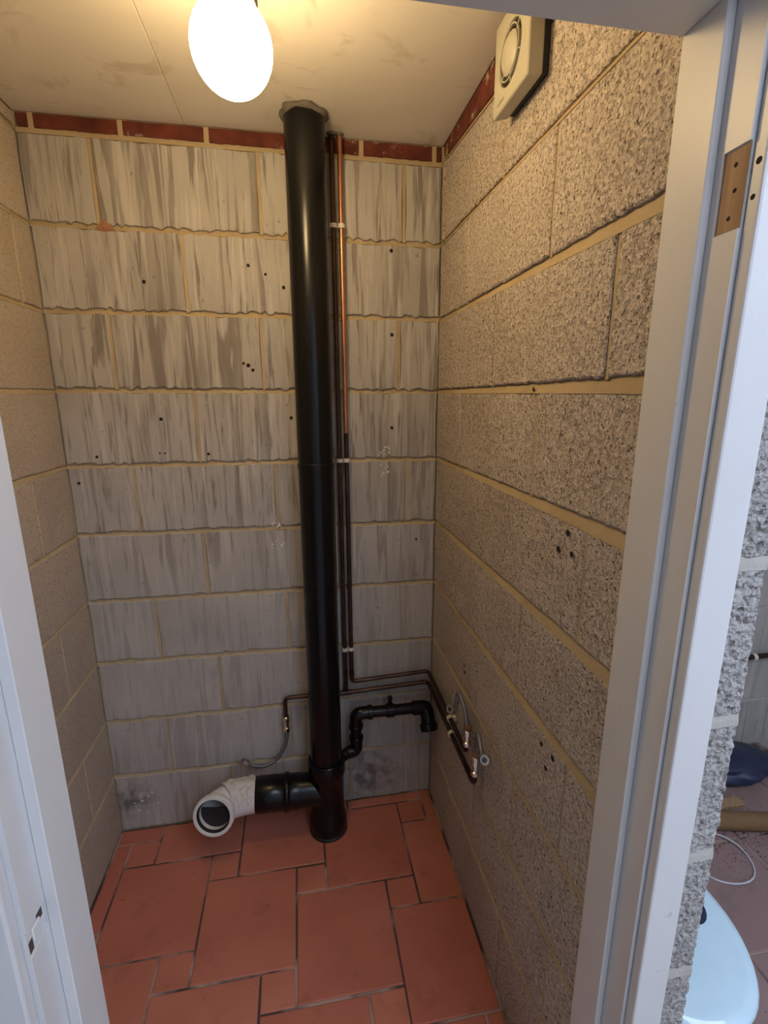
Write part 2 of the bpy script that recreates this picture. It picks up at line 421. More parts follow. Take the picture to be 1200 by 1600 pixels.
# sawn end blocks: real pitted relief
def end_block(z0, z1, x0, x1):
    bm = bmesh.new(); nx = 34; nz = int((z1-z0)/.0026); g = []
    s = rnd.random()*50
    for j in range(nz+1):
        row = []
        for i in range(nx+1):
            x = x0+(x1-x0)*i/nx; z = z0+(z1-z0)*j/nz
            p = Vector((x*1.0, s, z))
            d = mnoise.fractal(p*95, .9, 2.0, 4)*.0022
            pit = mnoise.noise(p*140+Vector((3, 1, 7))); d -= max(0, pit-.12)*.010
            eb = min(i, nx-i)/nx; ez = min(j, nz-j)/nz
            rag = mnoise.noise(p*60)*.003 + mnoise.noise(p*150)*.0025
            if i == nx: x += rag; d -= .004
            if i == nx-1: x += rag*.8; d -= .0012
            if j in (0, nz): d -= .003; z += mnoise.noise(p*70)*.002
            row.append(bm.verts.new(ENDF(x, z, d)))
        row.append(bm.verts.new(ENDF(row[-1].co.x+.0005, row[-1].co.z, -.02)))
        g.append(row)
    for j in range(nz):
        for i in range(nx+1): bm.faces.new((g[j][i], g[j][i+1], g[j+1][i+1], g[j+1][i]))
    bm.faces.new([bm.verts.new(v.co + Vector((0, .012, 0))) for v in (g[0][0], g[0][nx])][::-1] + [g[0][0], g[0][nx]][:0] + [bm.verts.new(g[0][nx//2].co + Vector((0, .012, .001)))])
    return build('block', bm, 'cut', wall_right, recalc=False)
we = bmesh.new()
END_BEDS = [2.26, 2.034, 1.808, 1.585, 1.360, 1.135, .910, .685, .460, .235, .0]
for k in range(10):
    end_block(END_BEDS[k+1]+J*1.25, END_BEDS[k]-J*1.25, 1.2025, 1.2865)
    if k < 9:
        mortar_strip(we, ENDF, 1.2025, 1.284, lvl(END_BEDS[k+1]-J*1.3), lvl(END_BEDS[k+1]+J*1.3), .0005, -.002, n=10, seed=k)
build('mortar', wr, 'mortar', wall_right)
build('mortar', we, 'mortar_grey', wall_right)

# left wall
wl = bmesh.new(); slab(wl, (-.10, -1.144, -.02), (-.008, 0, 2.40))
wall_left = empty('wall_left', (-.05, -.55, 0), 'left wall of fine tan blocks beside the white door frame', 'wall', kind='structure')
left_beds = [lvl(z) for z in ZB] + [lvl(0.0)]
left_perp = [(.32, .77), (.10, .55, .99), (.33, .78), (.40, .86), (.212, .66), (.42, .87), (.20, .65), (.43, .88), (.19, .64), (.41, .86)]
masonry(LEFT, wl, wall_left, 0, 1.04, left_beds, left_perp, 'left', .0014, ch=.003, seed=9, dtop=-.005, dbot=.0005, proud=.001, JB=lambda k, u: .0062 if k < 5 else .0045, JP=.004)
for a in range(5):
    u0 = a*.2225; block(LEFT, u0+.004, min(1.04, u0+.2225)-.004, lambda u: 2.262+J, lambda u: CEIL-.002, 'left', wall_left, .001, .0015, name='brick', proud=.0008)
build('mortar', wl, 'mortar', wall_left)

# front wall round the doorway, and the added unseen outer room that shapes the daylight
XL0, XR0 = .394, 1.158           # stop to stop
XL1, XR1 = .380, 1.169           # rebate to rebate
ZH0, ZH1 = 1.962, 1.974
bm = boxes(((-1.5, -1.144, -.02), (.348, -1.04, 2.6)), ((.348, -1.144, 2.006), (1.2865, -1.04, 2.6)))
tag(build('wall_front', bm, 'plaster'), 'rendered front wall around the doorway', 'wall', kind='structure')
tag(build('wall_added_left', boxes(((-1.6, -3.4, -.02), (-1.5, -1.04, 2.6))), 'render_white'), 'added rendered side wall of the unseen outer room', 'wall', kind='structure')
tag(build('wall_added_rear', boxes(((-1.6, -3.5, -.02), (2.86, -3.4, 2.6))), 'render_white'), 'added rendered rear wall of the unseen outer room', 'wall', kind='structure')
tag(build('wall_outer_right', boxes(((2.76, -3.4, -.02), (2.86, .11, 2.6))), 'render_white'), 'rendered side wall of the neighbouring toilet room', 'wall', kind='structure')
bm = boxes(((-1.6, -3.5, -.12), (2.86, .11, -.02)))
win = empty('window_added', ((WX0+WX1)/2, (WY0+WY1)/2, 2.5), 'white framed roof light added in the ceiling of the unseen outer room', 'window', kind='structure')  # made-up opening that brings cool daylight in from above
build('window_frame', boxes(((WX0, WY0, 2.5), (WX0+.04, WY1, 2.56)), ((WX1-.04, WY0, 2.5), (WX1, WY1, 2.56)), ((WX0+.04, WY0, 2.5), (WX1-.04, WY0+.04, 2.56)), ((WX0+.04, WY1-.04, 2.5), (WX1-.04, WY1, 2.56)), (((WX0+WX1)/2-.025, WY0+.04, 2.5), ((WX0+WX1)/2+.025, WY1-.04, 2.56))), 'paint', win)
tag(build('ceiling_added', boxes(((-1.6, -3.5, 2.5), (WX0, -1.144, 2.6)), ((WX1, -3.5, 2.5), (2.86, -1.144, 2.6)), ((WX0, -3.5, 2.5), (WX1, WY0, 2.6)), ((WX0, WY1, 2.5), (WX1, -1.144, 2.6))), 'render_white'), 'added plain ceiling of the unseen outer room around the roof light', 'ceiling', kind='structure')
tag(build('floor_outer', bm, 'plaster'), 'concrete floor slab under both rooms', 'floor', kind='structure')

# ceiling boards
ceil = empty('ceiling', (W/2, -.5, CEIL), 'smudged cream plasterboard ceiling with a board joint', 'ceiling', kind='structure')
build('ceiling_slab', boxes(((-.10, -1.144, CEIL+.013), (2.76, .11, CEIL+.10))), 'plaster', ceil)
build('ceiling_board', boxes(((.0, -1.04, CEIL), (.4298, 0, CEIL+.012)), bev=.0012), 'ceiling', ceil)
build('ceiling_board', boxes(((.4306, -1.04, CEIL), (W, 0, CEIL+.012)), bev=.0012), 'ceiling', ceil)
build('ceiling_board', boxes(((1.29, -1.144, CEIL), (2.76, 0, CEIL+.012)), bev=.0012), 'ceiling', ceil)  # unseen ceiling over the neighbouring room, added to cut its daylight

# ------------------------------------------------------------------ floor tiles
floor = empty('floor', (W/2, -.5, 0), 'closet floor of large and small glazed terracotta tiles', 'floor', kind='structure')
build('grout_bed', boxes(((0, -1.16, -.02), (W, 0, -.0032))), 'grout', floor)
def clip_poly(poly, x0, x1, y0, y1):
    for ax, val, sgn in ((0, x0, 1), (0, x1, -1), (1, y0, 1), (1, y1, -1)):
        out = []
        for i in range(len(poly)):
            a, b = poly[i-1], poly[i]; ia = sgn*(a[ax]-val) >= 0; ib = sgn*(b[ax]-val) >= 0
            if ia != ib:
                t = (val-a[ax])/(b[ax]-a[ax]); out.append((a[0]+(b[0]-a[0])*t, a[1]+(b[1]-a[1])*t))
            if ib: out.append(b)
        poly = out
        if not poly: return []
    return poly
def area(p): return abs(sum(p[i-1][0]*p[i][1]-p[i][0]*p[i-1][1] for i in range(len(p))))/2
def tile(poly, mat, parent, top=0.0):
    cx = sum(p[0] for p in poly)/len(poly); cy = sum(p[1] for p in poly)/len(poly)
    bm = bmesh.new(); tx, ty = rnd.uniform(-.003, .003), rnd.uniform(-.003, .003); h = top+rnd.uniform(-.0008, .0004)
    def ring(ins, z):
        vs = []
        for x, y in poly:
            dx, dy = cx-x, cy-y; vs.append(bm.verts.new((x+math.copysign(min(ins, abs(dx)), dx), y+math.copysign(min(ins, abs(dy)), dy), z+(x-cx)*tx+(y-cy)*ty)))
        return vs
    R = [ring(0, h-.012), ring(0, h-.0024), ring(.0010, h-.0008), ring(.0030, h)]; n = len(poly)
    for a, b in zip(R, R[1:]):
        for i in range(n): bm.faces.new((a[i], a[(i+1) % n], b[(i+1) % n], b[i]))
    bm.faces.new(R[-1])
    return build('tile', bm, mat, parent)
AX, BX, AY, BY = .2915, .0975, .306, .0955; G = .0028
for i in range(-6, 7):
    for j in range(-6, 7):
        ox = .3475 + i*AX + j*BX; oy = -.257 - i*BY + j*AY
        for x0, x1, y0, y1 in ((ox, ox+AX, oy-AY, oy), (ox+AX, ox+AX+BX, oy-BY, oy)):
            jx = lambda: rnd.uniform(-.0012, .0012)
            p = [(x0+G+jx(), y0+G+jx()), (x1-G+jx(), y0+G+jx()), (x1-G+jx(), y1-G+jx()), (x0+G+jx(), y1-G+jx())]
            p = clip_poly(p, .007, W-.008, -1.15, -.006)
            if len(p) > 2 and area(p) > 4e-4: tile(p, 'tile', floor)

# ------------------------------------------------------------------ door frame (structure)
door = empty('door_1', ((XL0+XR0)/2, -1.09, 0), 'white painted door frame with no door hung in it', 'door frame', kind='structure')
YB, YS, YF, YA = -1.04, -1.1035, -1.144, -1.161
HZ0, HZ1 = 1.735, 1.816
SZ0, SZ1 = .935, .972
T = .034
build('door_jamb', boxes(((XR1, YF, 0), (XR1+T-.003, YB, HZ0)), ((XR1+.003, YF, HZ0), (XR1+T-.003, YB, HZ1)), ((XR1, YS-.009, HZ0), (XR1+T-.003, YB, HZ1)), ((XR1, YF, HZ1), (XR1+T-.003, YB, ZH1+.03))), 'paint', door)
build('door_jamb', boxes(((XL1-T, YF, 0), (XL1, YB, SZ0)), ((XL1-T, YF, SZ0), (XL1-.004, YB, SZ1)), ((XL1-T, YS, SZ0), (XL1, YB, SZ1)), ((XL1-T, YF, SZ1), (XL1, YB, ZH1+.03))), 'paint', door)
build('door_head', boxes(((XL1, YF, ZH1), (XR1, YB, ZH1+.03))), 'paint', door)
build('door_stop', boxes(((XR0, YS, 0), (XR1, YB, ZH1)), bev=.0012), 'paint', door)
build('door_stop', boxes(((XL1, YS, 0), (XL0, YB, ZH1)), bev=.0012), 'paint', door)
build('door_stop', boxes(((XL0, YS, ZH0), (XR0, YB, ZH1)), bev=.0012), 'paint', door)
def architrave(pl, ph, parent):
    return build('architrave', box(bmesh.new(), pl, ph, .003, 2), 'paint', parent)
architrave((XR1+.0055, YA, 0), (XR1+.0565, YF, ZH1+.056), door)
architrave((XL1-.058, YA, 0), (XL1-.006, YF, ZH1+.056), door)
architrave((XL1-.006, YA, ZH1+.006), (XR1+.0055, YF, ZH1+.056), door)
hr = build('hinge_recess', boxes(((XR1+.0022, YF+.0005, HZ0+.0015), (XR1+.003, YS-.0095, HZ1-.0015))), 'wood', door)
tag(hr, 'bare wood hinge recess with three screw holes')
for z, y in ((1.800, -1.128), (1.775, -1.131), (1.749, -1.128)):
    lathe_part('screw_hole', [(.0, -.0003), (.0026, -.0003), (.0022, .0004), (0, .0005)], (XR1+.0022, y, z), (-1, 0, 0), 'dark', hr, 12)
for y, z, r in ((-1.1525, 1.7945, .0040), (-1.1515, 1.762, .0032)):
    lathe_part('nail_hole', [(0, -.0003), (r, -.0003), (r*.8, .0004), (0, .0005)], (XR1+.0055, y, z), (-1, 0, 0), 'dark', door, 12)
# chipped strike plate mortise
sp = build('strike_recess', boxes(((XL1-.004, YF+.001, SZ0+.001), (XL1-.0025, YS-.002, SZ1-.001))), 'paint', door)
tag(sp, 'chipped latch recess painted over')
bm = boxes(((XL1-.0026, -1.141, SZ0+.002), (XL1-.0022, -1.133, SZ0+.018)), ((XL1-.0026, -1.120, SZ1-.016), (XL1-.0022, -1.108, SZ1-.004)))
build('paint_chip', bm, 'grout', sp)
build('paint_lump', boxes(((XL1-.0026, -1.134, SZ0+.010), (XL1+.0006, -1.117, SZ1-.008)), bev=.0012), 'paint', sp)

# ------------------------------------------------------------------ black soil stack
SX, SY, SR = .757, -.115, .055
soil = empty('soil_pipe', (SX, SY, 0), 'tall black plastic soil pipe from floor to ceiling', 'pipe')
def ring_prof(r0, r1, h0, h1, c=.002): return [(r0, h0), (r1-c, h0), (r1, h0+c), (r1, h1-c), (r1-c, h1), (r0, h1)]
lathe_part('upper_pipe', [(SR, 0), (SR, .935)], (SX, SY, 1.364), (0, 0, 1), 'black', soil, 48)
lathe_part('lower_pipe', [(.0535, 0), (SR+.0005, .0), (SR+.0005, 1.045), (SR+.0022, 1.055), (SR+.0022, 1.068), (SR, 1.0705), (.0535, 1.0705)], (SX, SY, .298), (0, 0, 1), 'black', soil, 48)
def lump(bm, c, r, h, seed):
    prof = [(r*.86, -h), (r*1.02, -h*.75), (r*1.10, -h*.35), (r*1.08, -.001), (r*.5, -.0005)]
    lathe(bm, prof, c, (0, 0, 1), 40)
    for v in bm.verts:
        d = (v.co-Vector(c)); k = mnoise.noise(v.co*38+Vector((seed, 0, 0)))*.16; v.co.x += d.x*k; v.co.y += d.y*k; v.co.z += min(0, mnoise.noise(v.co*55)*.006)
    return bm
tag(build('ceiling_seal', lump(bmesh.new(), (SX, SY, CEIL), SR*1.04, .018, 3), 'seal', soil, True), 'rough grey mortar collar at the ceiling')
# branch fitting: socket, body, floor socket, branch
tee = lathe_part('branch_fitting', [(.052, .010), (.066, .010), (.0675, .014), (.0675, .055), (.060, .066), (.060, .235), (.0655, .245), (.0665, .25), (.0665, .292), (.064, .297), (.0575, .297)], (SX, SY, 0), (0, 0, 1), 'black', soil, 48)
lathe_part('socket_rim', ring_prof(.0570, .0640, 0, .006), (SX, SY, .297), (0, 0, 1), 'black', tee, 48)
pts = fillet([(SX, SY, .075), (SX, SY, .172), (.60, SY, .180)], .075, 12)
build('branch_arm', sweep(bmesh.new(), pts, .057, 36), 'black', tee, True, 50)
lathe_part('branch_socket', [(.050, -.004), (.0625, -.004), (.0655, 0), (.0655, .010), (.0625, .014), (.0605, .018), (.0605, .052)], (.606, SY, .1795), (1, 0, -.05), 'black', tee, 40)
lathe_part('floor_flange', [(.064, 0), (.0695, 0), (.0695, .008), (.066, .012)], (SX, SY, .0005), (0, 0, 1), 'rubber', tee, 48)

# ------------------------------------------------------------------ white pan connector on the branch
pan = empty('pan_connector', (.43, -.13, .17), 'open white plastic toilet pan connector on the black branch', 'pipe fitting')
lathe_part('black_sleeve', [(.052, 0), (.0595, 0), (.0605, .002), (.0605, .098), (.0585, .101), (.052, .101)], (.503, SY, .1835), (1, 0, -.03), 'black', pan, 40)
def bez(p0, p1, p2, p3, n): return [(1-t)**3*Vector(p0)+3*t*(1-t)**2*Vector(p1)+3*t*t*(1-t)*Vector(p2)+t**3*Vector(p3) for t in [i/n for i in range(n+1)]]
E1 = Vector((.371, -.203, .198)); ND = Vector((-.16, -.93, .22)).normalized()
PB = bez((.507, SY, .1835), (.425, SY-.001, .184), E1-ND*.078, E1-ND*.014, 30)
bm = sweep(bmesh.new(), PB, .0575, 40, caps=False); sweep(bm, PB, .0520, 40, caps=False)
build('elbow', bm, 'whitep', pan, True, 60, recalc=False)
lathe_part('rim_collar', [(.0565, -.032), (.0600, -.032), (.0670, -.024), (.0685, -.019), (.0685, -.003), (.0665, 0), (.0580, 0), (.0565, -.002)], E1, ND, 'whitep', pan, 48, closed=True)
lathe_part('rubber_seal', [(.0515, -.014), (.0568, -.016), (.0568, -.004), (.0555, -.003)], E1, ND, 'rubber', pan, 40, closed=True)
bm = bmesh.new(); _t, _n, _b = frame_of(ND); R_ = []
for k in range(25):
    a = math.radians(75+210*k/24); R_.append(.0515*(math.cos(a)*_n+math.sin(a)*_b))
A_ = [bm.verts.new(E1-ND*.030+v) for v in R_]; B_ = [bm.verts.new(E1-ND*.034+v) for v in R_]
bm.faces.new(A_); bm.faces.new(B_[::-1])
for k in range(25): bm.faces.new((A_[k], A_[(k+1) % 25], B_[(k+1) % 25], B_[k]))
build('dark_half_disc', bm, 'rubber', pan)  # black half disc added as the dark lower inside of the pipe
# crumpled paper wrapped over the top of the elbow
bm = bmesh.new(); grid = []
na, nb = 30, 26
t_, nn, _ = frame_of(PB[1]-PB[0])
for i in range(na+1):
    f = .03+(.58-.03)*i/na; q = f*(len(PB)-1); k = int(q); p = PB[k].lerp(PB[min(k+1, len(PB)-1)], q-k)
    t = (PB[min(k+1, len(PB)-1)]-PB[max(0, k-1)]).normalized(); upv = (Vector((0, 0, 1))-t*t.z).normalized(); side = t.cross(upv)
    row = []
    for j in range(nb+1):
        edge = mnoise.noise(Vector((i*.30, 2.2, 0)))*.6
        a = -1.05-edge + (1.05+.95+edge*1.5)*j/nb
        n3 = Vector((i*.16, j*.15, 4.1)); r = .0592+abs(mnoise.noise(n3))*.012+abs(mnoise.noise(n3*2.1))*.003+.003*(1-abs(a))
        pp = p + r*(math.cos(a)*upv + math.sin(a)*side); pp += t*mnoise.noise(Vector((j*.5, i*.1, 9)))*.007
        row.append(bm.verts.new(pp))
    grid.append(row)
for i in range(na):
    for j in range(nb): bm.faces.new((grid[i][j], grid[i][j+1], grid[i+1][j+1], grid[i+1][j]))
o = build('paper_wrap', bm, 'tape', pan); tag(o, 'crumpled off-white paper stuck over the elbow')
md = o.modifiers.new('thick', 'SOLIDIFY'); md.thickness = .0012

# ------------------------------------------------------------------ black waste pipe
waste = empty('waste_pipe', (.87, -.06, .27), 'thin black waste pipe cranked up beside the soil pipe', 'pipe')
WR = .0205
tube_part('boss_spur', [(SX+.045, -.085, .262), (.838, -.066, .272), (.852, -.062, .273)], WR, 'black', waste, 24)
tube_part('elbow', fillet([(.838, -.066, .272), (.872, -.060, .274), (.872, -.060, .318)], .03, 8), .0235, 'black', waste, 24)
tube_part('riser', [(.872, -.060, .30), (.872, -.060, .405)], WR, 'black', waste, 24)
tube_part('elbow', fillet([(.872, -.060, .385), (.872, -.060, .428), (.918, -.060, .429)], .034, 8), .0235, 'black', waste, 24)
tube_part('run', [(.90, -.060, .4288), (1.15, -.060, .424)], WR, 'black', waste, 24)
lathe_part('socket', ring_prof(.015, .0265, 0, .018), (.872, -.060, .318), (0, 0, 1), 'black', waste, 28)
lathe_part('socket', ring_prof(.015, .0265, 0, .018), (.872, -.060, .368), (0, 0, 1), 'black', waste, 28)
lathe_part('socket', ring_prof(.015, .0265, 0, .018), (.916, -.060, .4286), (1, 0, -.02), 'black', waste, 28)
lathe_part('socket', ring_prof(.015, .0255, 0, .030), (.985, -.060, .4272), (1, 0, -.02), 'black', waste, 28)
lathe_part('socket', ring_prof(.015, .0265, 0, .018), (1.085, -.060, .4254), (1, 0, -.02), 'black', waste, 28)
lathe_part('vent_nub', [(.0075, 0), (.0075, .034), (.009, .036), (.009, .044), (.006, .046)], (1.0, -.060, .440), (0, 0, 1), 'black', waste, 18)
tube_part('end_elbow', fillet([(1.10, -.060, .425), (1.140, -.060, .4245), (1.141, -.098, .362)], .03, 8), .0265, 'black', waste, 24)
lathe_part('end_cap', ring_prof(.0, .0325, 0, .030, .004)[1:-1], (1.1395, -.088, .378), (.05, -.52, -.85), 'black', waste, 28)

# ------------------------------------------------------------------ copper pipes
CR = .0075
def clip(p, wall_dir, parent):
    bm = bmesh.new(); p = Vector(p); wdv = Vector(wall_dir)
    ax = Vector((0, 0, 1)) if abs(wdv.y) > .5 or parent.get('vert') else Vector((0, 1, 0))
    lathe(bm, [(CR+.0006, -.006), (CR+.0036, -.006), (CR+.0036, .006), (CR+.0006, .006)], p, ax, 20, closed=True)
    c = p + wdv*.014; e = Vector((.0075, .005, .006)) if abs(wdv.y) > .5 else Vector((.005, .006, .0075))
    box(bm, c-e, c+e, .001)
    return build('pipe_clip', bm, 'clip', parent, True, 40)
XA, XB, YC = .8345, .8585, -.024
cu1 = empty('copper_pipe', (XB, YC, .55), 'right-hand copper pipe with bright upper length beside the soil pipe', 'pipe', 'copper supply pipes')
tube_part('riser', [(XB, YC, CEIL-.001), (XB+.002, YC, 1.45)], CR, 'copper', cu1)
tube_part('riser', [(XB+.002, YC, 1.45), (XB+.005, YC, .58)], CR, 'copperd', cu1)
tube_part('run', fillet([(XB+.005, YC, .62), (XB+.005, YC, .540), (W-.022, YC, .553), (W-.024, -.463, .553), (W-.024, -.470, .60)], .016, 8), CR, 'copperd', cu1)
lathe_part('elbow_collar', [(CR, 0), (CR+.0016, 0), (CR+.0016, .014), (CR, .014)], (XB+.005, YC, .567), (0, 0, 1), 'copperd', cu1, 20, closed=True)
cu2 = empty('copper_pipe', (XA, YC, .49), 'left-hand tarnished copper pipe half hidden behind the soil pipe', 'pipe', 'copper supply pipes')
tube_part('riser', [(XA, YC, CEIL-.001), (XA+.006, YC, .50)], CR, 'copperd', cu2)
tube_part('run', fillet([(.618, YC, .42), (.618, YC, .500), (XA+.006, YC, .496), (W-.022, YC, .508), (W-.024, -.538, .508), (W-.024, -.542, .555)], .020, 8), CR, 'copperd', cu2)
lathe_part('tee_collar', [(CR, 0), (CR+.002, 0), (CR+.002, .045), (CR, .045)], (XA-.017, YC, .496), (1, 0, .02), 'copperd', cu2, 20, closed=True)
for z in (2.061, 1.361, .674):
    clip((XB+.0062-.0027*z, YC, z), (0, 1, 0), cu1); clip((XA+.0078-.0034*z, YC, z), (0, 1, 0), cu2)
clip((W-.024, -.312, .5535), (1, 0, 0), cu1); clip((W-.024, -.330, .510), (1, 0, 0), cu2)
for z_, y_, par in ((.5535, -.312, cu1), (.510, -.330, cu2)): pass
lathe_part('ceiling_seal', [(CR, -.006), (CR+.004, -.005), (CR+.006, -.001), (CR, -.001)], (XB, YC, CEIL), (0, 0, 1), 'seal', cu1, 18)
lathe_part('ceiling_seal', [(CR, -.006), (CR+.004, -.005), (CR+.006, -.001), (CR, -.001)], (XA, YC, CEIL), (0, 0, 1), 'seal', cu2, 18)

# ------------------------------------------------------------------ braided tap hoses with valves
def nut(name, o, ax, r, h, mat, parent, bore=.005):
    bm = bmesh.new(); lathe(bm, [(bore, 0), (r*.9, 0), (r, r*.12), (r, h-r*.12), (r*.9, h), (bore, h), (bore, h*.2)], o, ax, 6 if r < .0125 else 24)
    return build(name, bm, mat, parent)
def valve(base, parent, L=.066):
    b = Vector(base)
    lathe_part('isolating_valve', [(.0105, 0), (.0125, .002), (.0125, .014), (.0095, .016), (.0095, .032), (.0115, .034), (.0115, L-.014), (.009, L-.012), (.009, L)], b, (0, 0, 1), 'steel', parent, 8)
    lathe_part('brass_nut', [(.0118, 0), (.0125, .001), (.0125, .011), (.0118, .012)], b+Vector((0, 0, L-.010)), (0, 0, 1), 'brass', parent, 6)
    lathe_part('valve_screw', [(.006, 0), (.006, .004), (.0045, .005)], b+Vector((-.0092, 0, .024)), (-1, 0, 0), 'brass', parent, 14)
h1 = empty('flexible_hose', (.618, YC, .42), 'braided steel hose hanging loose left of the soil pipe', 'hose', 'flexible tap hoses')
lathe_part('isolating_valve', [(.0115, 0), (.0135, .002), (.0135, .018), (.0105, .020), (.0105, .038), (.0135, .040), (.0135, .060), (.010, .063)], (.6185, YC, .362), (0, 0, 1), 'steel', h1, 8)
tube_part('braid', spline([(.6185, YC, .366), (.618, YC, .335), (.606, YC-.002, .292), (.575, YC-.006, .250), (.530, YC-.012, .233), (.490, YC-.02, .248), (.470, YC-.026, .270)], 8), .0062, 'braid', h1, 14)
nut('end_nut', (.474, YC-.025, .265), (-.62, -.2, .75), .0122, .024, 'steel', h1)
XH = W-.024
h2 = empty('flexible_hose', (XH, -.470, .60), 'braided hose looping up and over, nearer the back corner', 'hose', 'flexible tap hoses')
valve((XH, -.470, .578), h2)
tube_part('braid', spline([(XH, -.469, .640), (1.149, -.461, .668), (1.146, -.440, .696), (1.142, -.414, .713), (1.140, -.403, .700), (1.139, -.403, .670), (1.137, -.399, .646), (1.134, -.388, .637), (1.131, -.378, .640)], 8), .0058, 'braid', h2, 14)
nut('end_nut', (1.134, -.379, .638), (-.62, -.62, .48), .0132, .018, 'steel', h2, .0062)
h3 = empty('flexible_hose', (XH, -.542, .56), 'short braided hose folded over with a round end nut nearer the door', 'hose', 'flexible tap hoses')
valve((XH, -.542, .540), h3, .074)
tube_part('braid', spline([(XH, -.544, .610), (1.148, -.555, .655), (1.145, -.566, .687), (1.143, -.575, .694), (1.142, -.588, .684), (1.141, -.606, .668), (1.140, -.622, .660), (1.138, -.640, .668), (1.135, -.648, .680)], 8), .0058, 'braid', h3, 14)
nut('end_nut', (1.140, -.645, .678), (-.62, -.62, .48), .0135, .018, 'steel', h3, .0064)

# ------------------------------------------------------------------ extractor fan
FX, FY0, FY1, FZ0, FZ1 = 1.130, -.684, -.523, 2.116, 2.277
fan = empty('extractor_fan', (W, (FY0+FY1)/2, FZ0), 'square ivory plastic extractor fan high on the right wall', 'fan')
bm = bmesh.new(); box(bm, (FX, FY0, FZ0), (W-.012, FY1, FZ1))
for v in bm.verts:
    if v.co.x > FX+.01: v.co.y += .006*(1 if v.co.y < -.6 else -1); v.co.z += .006*(1 if v.co.z < 2.2 else -1)
bmesh.ops.bevel(bm, geom=list(bm.edges), offset=.006, segments=3, affect='EDGES', profile=.5)
# cut the round opening into the front face
cy, cz, RO, RI = (FY0+FY1)/2+.002, (FZ0+FZ1)/2-.003, .050, .0335
f = max((f for f in bm.faces if f.normal.x < -.99 or abs(f.calc_center_median().x-FX) < 1e-4), key=lambda f: f.calc_area())
ring_c = list(f.verts); bm.faces.remove(f)
def circ(r, x, n=48): return [bm.verts.new((x, cy+r*math.cos(2*math.pi*k/n), cz+r*math.sin(2*math.pi*k/n))) for k in range(n)]
C0 = circ(RO, FX); C1 = circ(RO-.004, FX+.024); 
n = 48
for k in range(n): bm.faces.new((C0[k], C0[(k+1) % n], C1[(k+1) % n], C1[k]))
bm.faces.new(C1)
e_out = [e for e in bm.edges if len(e.link_faces) == 1]
bmesh.ops.triangle_fill(bm, edges=e_out, use_beauty=True)
build('housing', bm, 'ivory', fan, True, 28)
lathe_part('centre_disc', [(0, .006), (.024, .006), (.029, .003), (.0335, .0), (.0335, -.010), (.030, -.010)], (FX-.001, cy, cz), (-1, 0, 0), 'ivory', fan, 40)
lathe_part('recess_wall', [(RO-.0015, -.003), (RO-.0008, -.003), (RO-.0035, -.022), (RO-.0045, -.022)], (FX, cy, cz), (-1, 0, 0), 'ivory_shade', fan, 40, closed=True)  # lining ring added to carry the painted shade of the gap
lathe_part('recess_floor', [(0, 0), (RO-.006, 0), (RO-.005, .002), (0, .003)], (FX+.0235, cy, cz), (-1, 0, 0), 'ivory_shade', fan, 40)
lathe_part('grille_ring', [(.0405, -.002), (.0425, -.002), (.0425, .002), (.0405, .002)], (FX-.0005, cy, cz), (-1, 0, 0), 'ivory', fan, 40, closed=True)
for a in (20, 80, 140, 200, 260, 320):
    ca, sa = math.cos(math.radians(a)), math.sin(math.radians(a))
    tube_part('grille_rib', [(FX, cy+.031*ca, cz+.031*sa), (FX, cy+.051*ca, cz+.051*sa)], .0012, 'ivory', fan, 8)
build('back_plate', boxes(((W-.013, FY0+.010, FZ0+.010), (W-.001, FY1-.010, FZ1-.010))), 'rubber', fan)
bm = bmesh.new()
for k in range(6): box(bm, (FX-.0006, FY1-.030-k*.0056, FZ0+.014), (FX+.001, FY1-.0262-k*.0056, FZ0+.0185+(.002 if k == 2 else 0)))
tag(build('embossed_lettering', bm, 'letter', fan), 'tiny embossed maker lettering')

# ------------------------------------------------------------------ ceiling light
LC = Vector((.6258, -.642, 2.130)); LR = .0665
lamp = empty('ceiling_light', (LC.x, LC.y, CEIL), 'glowing round opal glass light on the ceiling', 'light')
prof = [(LR*math.sin(math.pi*i/28), -LR*math.cos(math.pi*i/28)*1.04) for i in range(25)]
build('globe', lathe(bmesh.new(), prof, LC, (0, 0, 1), 40), 'glow', lamp, True)
lathe_part('collar', [(.026, 0), (.043, -.002), (.046, .002), (.044, .040), (.022, .046)], LC+Vector((0, 0, LR*.93)), (0, 0, 1), 'rubber', lamp, 32)  # lampholder collar made wider to keep upward light off the ceiling
lathe_part('stem', [(.012, 0), (.012, CEIL-LC.z-LR*.93-.055)], LC+Vector((0, 0, LR*.93+.045)), (0, 0, 1), 'rubber', lamp, 20)
lathe_part('base_plate', [(.015, -.014), (.046, -.012), (.052, -.006), (.052, -.0005)], (LC.x, LC.y, CEIL), (0, 0, 1), 'ivory', lamp, 36)

